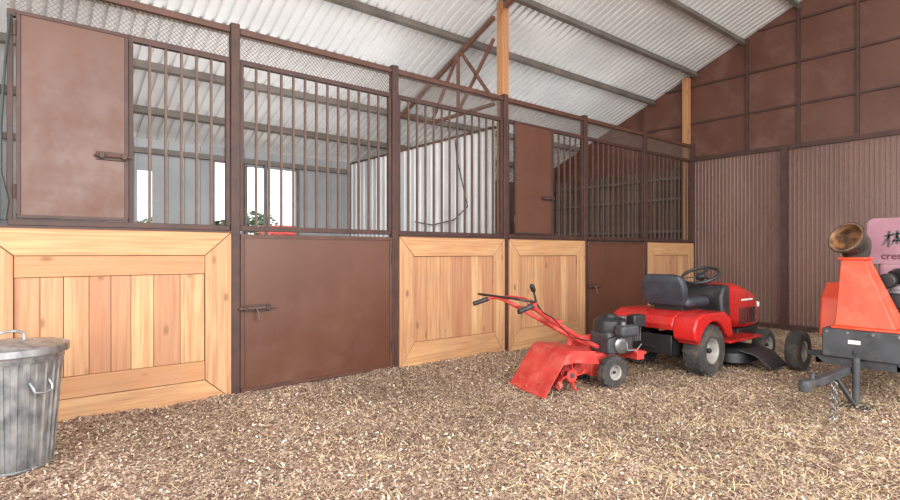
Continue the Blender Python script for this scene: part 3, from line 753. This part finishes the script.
# ------------------------------------------------------------------ outside, seen through the rear openings
def bush(x, y, h, label):
    t = thing('bush', label, 'bush', (x,y,-.06))
    mb = MB(); mb.tube([(0,0,0),(.05,0,h*.5),(0,.05,h*.8)], [.08,.06,.03], 8); mb.build('stem', M['bark'], t)
    mb = MB()
    for k in range(1500):
        a = random.uniform(0,2*PI); b = random.uniform(-1,1); r_ = h*.45*random.uniform(.6,1)
        p = Vector((r_*math.cos(a)*math.sqrt(1-b*b), r_*math.sin(a)*math.sqrt(1-b*b), h*.55+r_*b*.95))
        m_ = Matrix.Translation(p) @ Matrix.Rotation(random.uniform(0,6),4,'Z') @ Matrix.Rotation(random.uniform(0,6),4,'X')
        mb.add([(-.15,0,0),(0,-.08,0),(.15,0,.03),(0,.08,0)], [(0,1,2,3)], m_)
    mb.build('foliage', M['leaf'], t)
bush(5.0, 27, 2.8, 'grey-green bush outdoors seen through the leftmost small opening')
bush(7.5, 24.9, 2.7, 'grey-green bush outdoors seen through the narrow middle opening')
bush(10.8, 30.0, 3.6, 'grey-green bush outdoors seen through the wide stall opening')
t = thing('stock_trailer', 'red slatted stock trailer outdoors seen through the wide stall opening', 'trailer', (9.1, 21.2, -.06), .35)
mb = MB(); mb.box((-1.1,-.6,.5),(1.1,.6,.58)); mb.box((-1.1,-.6,.58),(1.1,-.56,1.35)); mb.box((-1.1,.56,.58),(1.1,.6,1.35)); mb.box((1.06,-.56,.58),(1.1,.56,1.35)); mb.box((-1.1,-.56,.58),(-1.06,.56,1.35)); mb.build('bed', M['red_worn'], t, .01)
mb = MB()
for z in (1.5,1.72,1.94,2.16):
    for y_ in (-.6,.56): mb.box((-1.1,y_,z),(1.1,y_+.04,z+.1))
    for x_ in (-1.1,1.06): mb.box((x_,-.56,z),(x_+.04,.56,z+.1))
for x_ in (-1.1,-.37,.33,1.03):
    for y_ in (-.57,.53): mb.box((x_,y_,1.35),(x_+.07,y_+.04,2.26))
mb.build('slatted_rack', M['red_worn'], t)
mb = MB(); mb.bar((1.1,0,.54),(2.0,0,.5),.07); mb.build('drawbar', M['charcoal'], t)
for s_ in (-1, 1): wheel(t, 'wheel', (0,.72*s_,.33), .33, .18, .17, M['rim_grey'], s_, 0)

# ------------------------------------------------------------------ loose shavings and straw
def scatter(n, lmin, lmax, wmin, wmax, tilt, lift, far=1.0, right=0):
    xs = []; ys = []
    cnt = 0
    while cnt < n:
        x = np.random.uniform(-1.0, XG-.1, n*2); y = np.random.uniform(.3, YF-.06, n*2)
        dep = x*.636+y*.772; lat = x*.772-y*.636
        keep = (dep > 1.9) & (np.abs(lat) < dep*.95+.3) & (np.random.rand(n*2) < np.clip((4.2/np.maximum(dep,1))**far, 0, 1))
        if right: keep &= np.random.rand(n*2) < np.clip(.25+.75*(lat/dep+.35), .12, 1)
        xs.append(x[keep]); ys.append(y[keep]); cnt += keep.sum()
    x = np.concatenate(xs)[:n]; y = np.concatenate(ys)[:n]
    L_ = np.random.uniform(lmin, lmax, n)*np.random.uniform(.6,1,n); W_ = np.random.uniform(wmin, wmax, n)
    yaw = np.random.uniform(0, 2*PI, n); pit = np.random.normal(0, tilt, n); rol = np.random.normal(0, tilt, n)
    bend = np.random.uniform(-.1,.3,n)*L_
    loc = np.zeros((n,6,3))
    for k, (a, b, c) in enumerate(((-.5,-.5,0),(-.5,.5,0),(0,-.5,1),(0,.5,1),(.5,-.5,0),(.5,.5,0))):
        loc[:,k,0] = a*L_; loc[:,k,1] = b*W_; loc[:,k,2] = c*bend
    cp, sp = np.cos(pit)[:,None], np.sin(pit)[:,None]; cr, sr = np.cos(rol)[:,None], np.sin(rol)[:,None]
    Y1 = loc[:,:,1]*cr-loc[:,:,2]*sr; Z1 = loc[:,:,1]*sr+loc[:,:,2]*cr
    X2 = loc[:,:,0]*cp+Z1*sp; Z2 = -loc[:,:,0]*sp+Z1*cp
    cy, sy = np.cos(yaw)[:,None], np.sin(yaw)[:,None]
    out = np.stack([X2*cy-Y1*sy+x[:,None], X2*sy+Y1*cy+y[:,None], Z2+gh(x,y)[:,None]+np.random.uniform(.001,lift,n)[:,None]], axis=2)
    return out.reshape(-1,3)
def stuff(name, co, m, label, cat):
    n = len(co)//6
    me = bpy.data.meshes.new(name)
    me.vertices.add(len(co)); me.vertices.foreach_set('co', co.astype(np.float32).ravel())
    base = (np.arange(n)*6)[:,None]; idx = (base+np.array([[0,2,3,1,2,4,5,3]])).ravel()
    me.loops.add(len(idx)); me.loops.foreach_set('vertex_index', idx.astype(np.int32))
    me.polygons.add(n*2); me.polygons.foreach_set('loop_start', (np.arange(n*2)*4).astype(np.int32))
    me.update(calc_edges=True); me.validate()
    me.materials.append(m)
    o = bpy.data.objects.new(name, me); C.objects.link(o)
    return tag(o, label, cat, kind='stuff')
stuff('wood_shavings', np.concatenate([scatter(120000, .007, .027, .003, .010, .36, .012), scatter(9000, .016, .036, .006, .013, .38, .016)]), M['chip'], 'brown and tan wood shavings covering the barn floor', 'wood shavings')
stuff('straw', scatter(14000, .05, .17, .002, .0038, .13, .02, 1.0, 1), M['straw'], 'pale loose straw strewn over the shavings on the floor', 'straw')

# ------------------------------------------------------------------ light, world, camera
w = bpy.data.worlds.new('World'); SC.world = w; w.use_nodes = True
bg = w.node_tree.nodes['Background']; bg.inputs[0].default_value = (.98,.985,1,1); bg.inputs[1].default_value = 2.4
def area(name, loc, target, sx, sy, e, col=(1,1,1)):
    l = bpy.data.lights.new(name, 'AREA'); l.shape = 'RECTANGLE'; l.size = sx; l.size_y = sy; l.energy = e; l.color = col
    o = bpy.data.objects.new(name, l); C.objects.link(o); o.location = loc
    o.rotation_euler = (Vector(target)-Vector(loc)).to_track_quat('-Z','Y').to_euler(); return o
area('doorway_light', (1.5,-3.5,2.6), (4.0,4.4,1.4), 6, 3.5, 560, (1,.985,.955))
area('aisle_roof_fill', (-2.5,1.0,2.0), (5,4,3.4), 2.5, 2.5, 210, (1,.99,.97))  # added fill without a fixture, aimed upwards to brighten the roof
area('stall_fill', (2.2,4.75,2.2), (2.3,8,2.9), 2.4, .6, 48, (1,.99,.98))  # added fill, no real lamp here: lifts the stall's rear wall and roof
area('far_stall_fill', (6.6,4.75,2.4), (6.6,7,3.4), 2.4, .6, 22, (1,.99,.98))  # invented fill turned away from the camera, brightens the far stall unseen

cam = bpy.data.cameras.new('Camera'); co = bpy.data.objects.new('Camera', cam); C.objects.link(co)
cam.sensor_width = 36; cam.lens = 545/900*36; cam.shift_y = 3/900; cam.clip_start = .05
co.location = (0,0,1.13); co.rotation_euler = (PI/2, 0, R(-39.5))
SC.camera = co
SC.view_settings.view_transform = 'Standard'
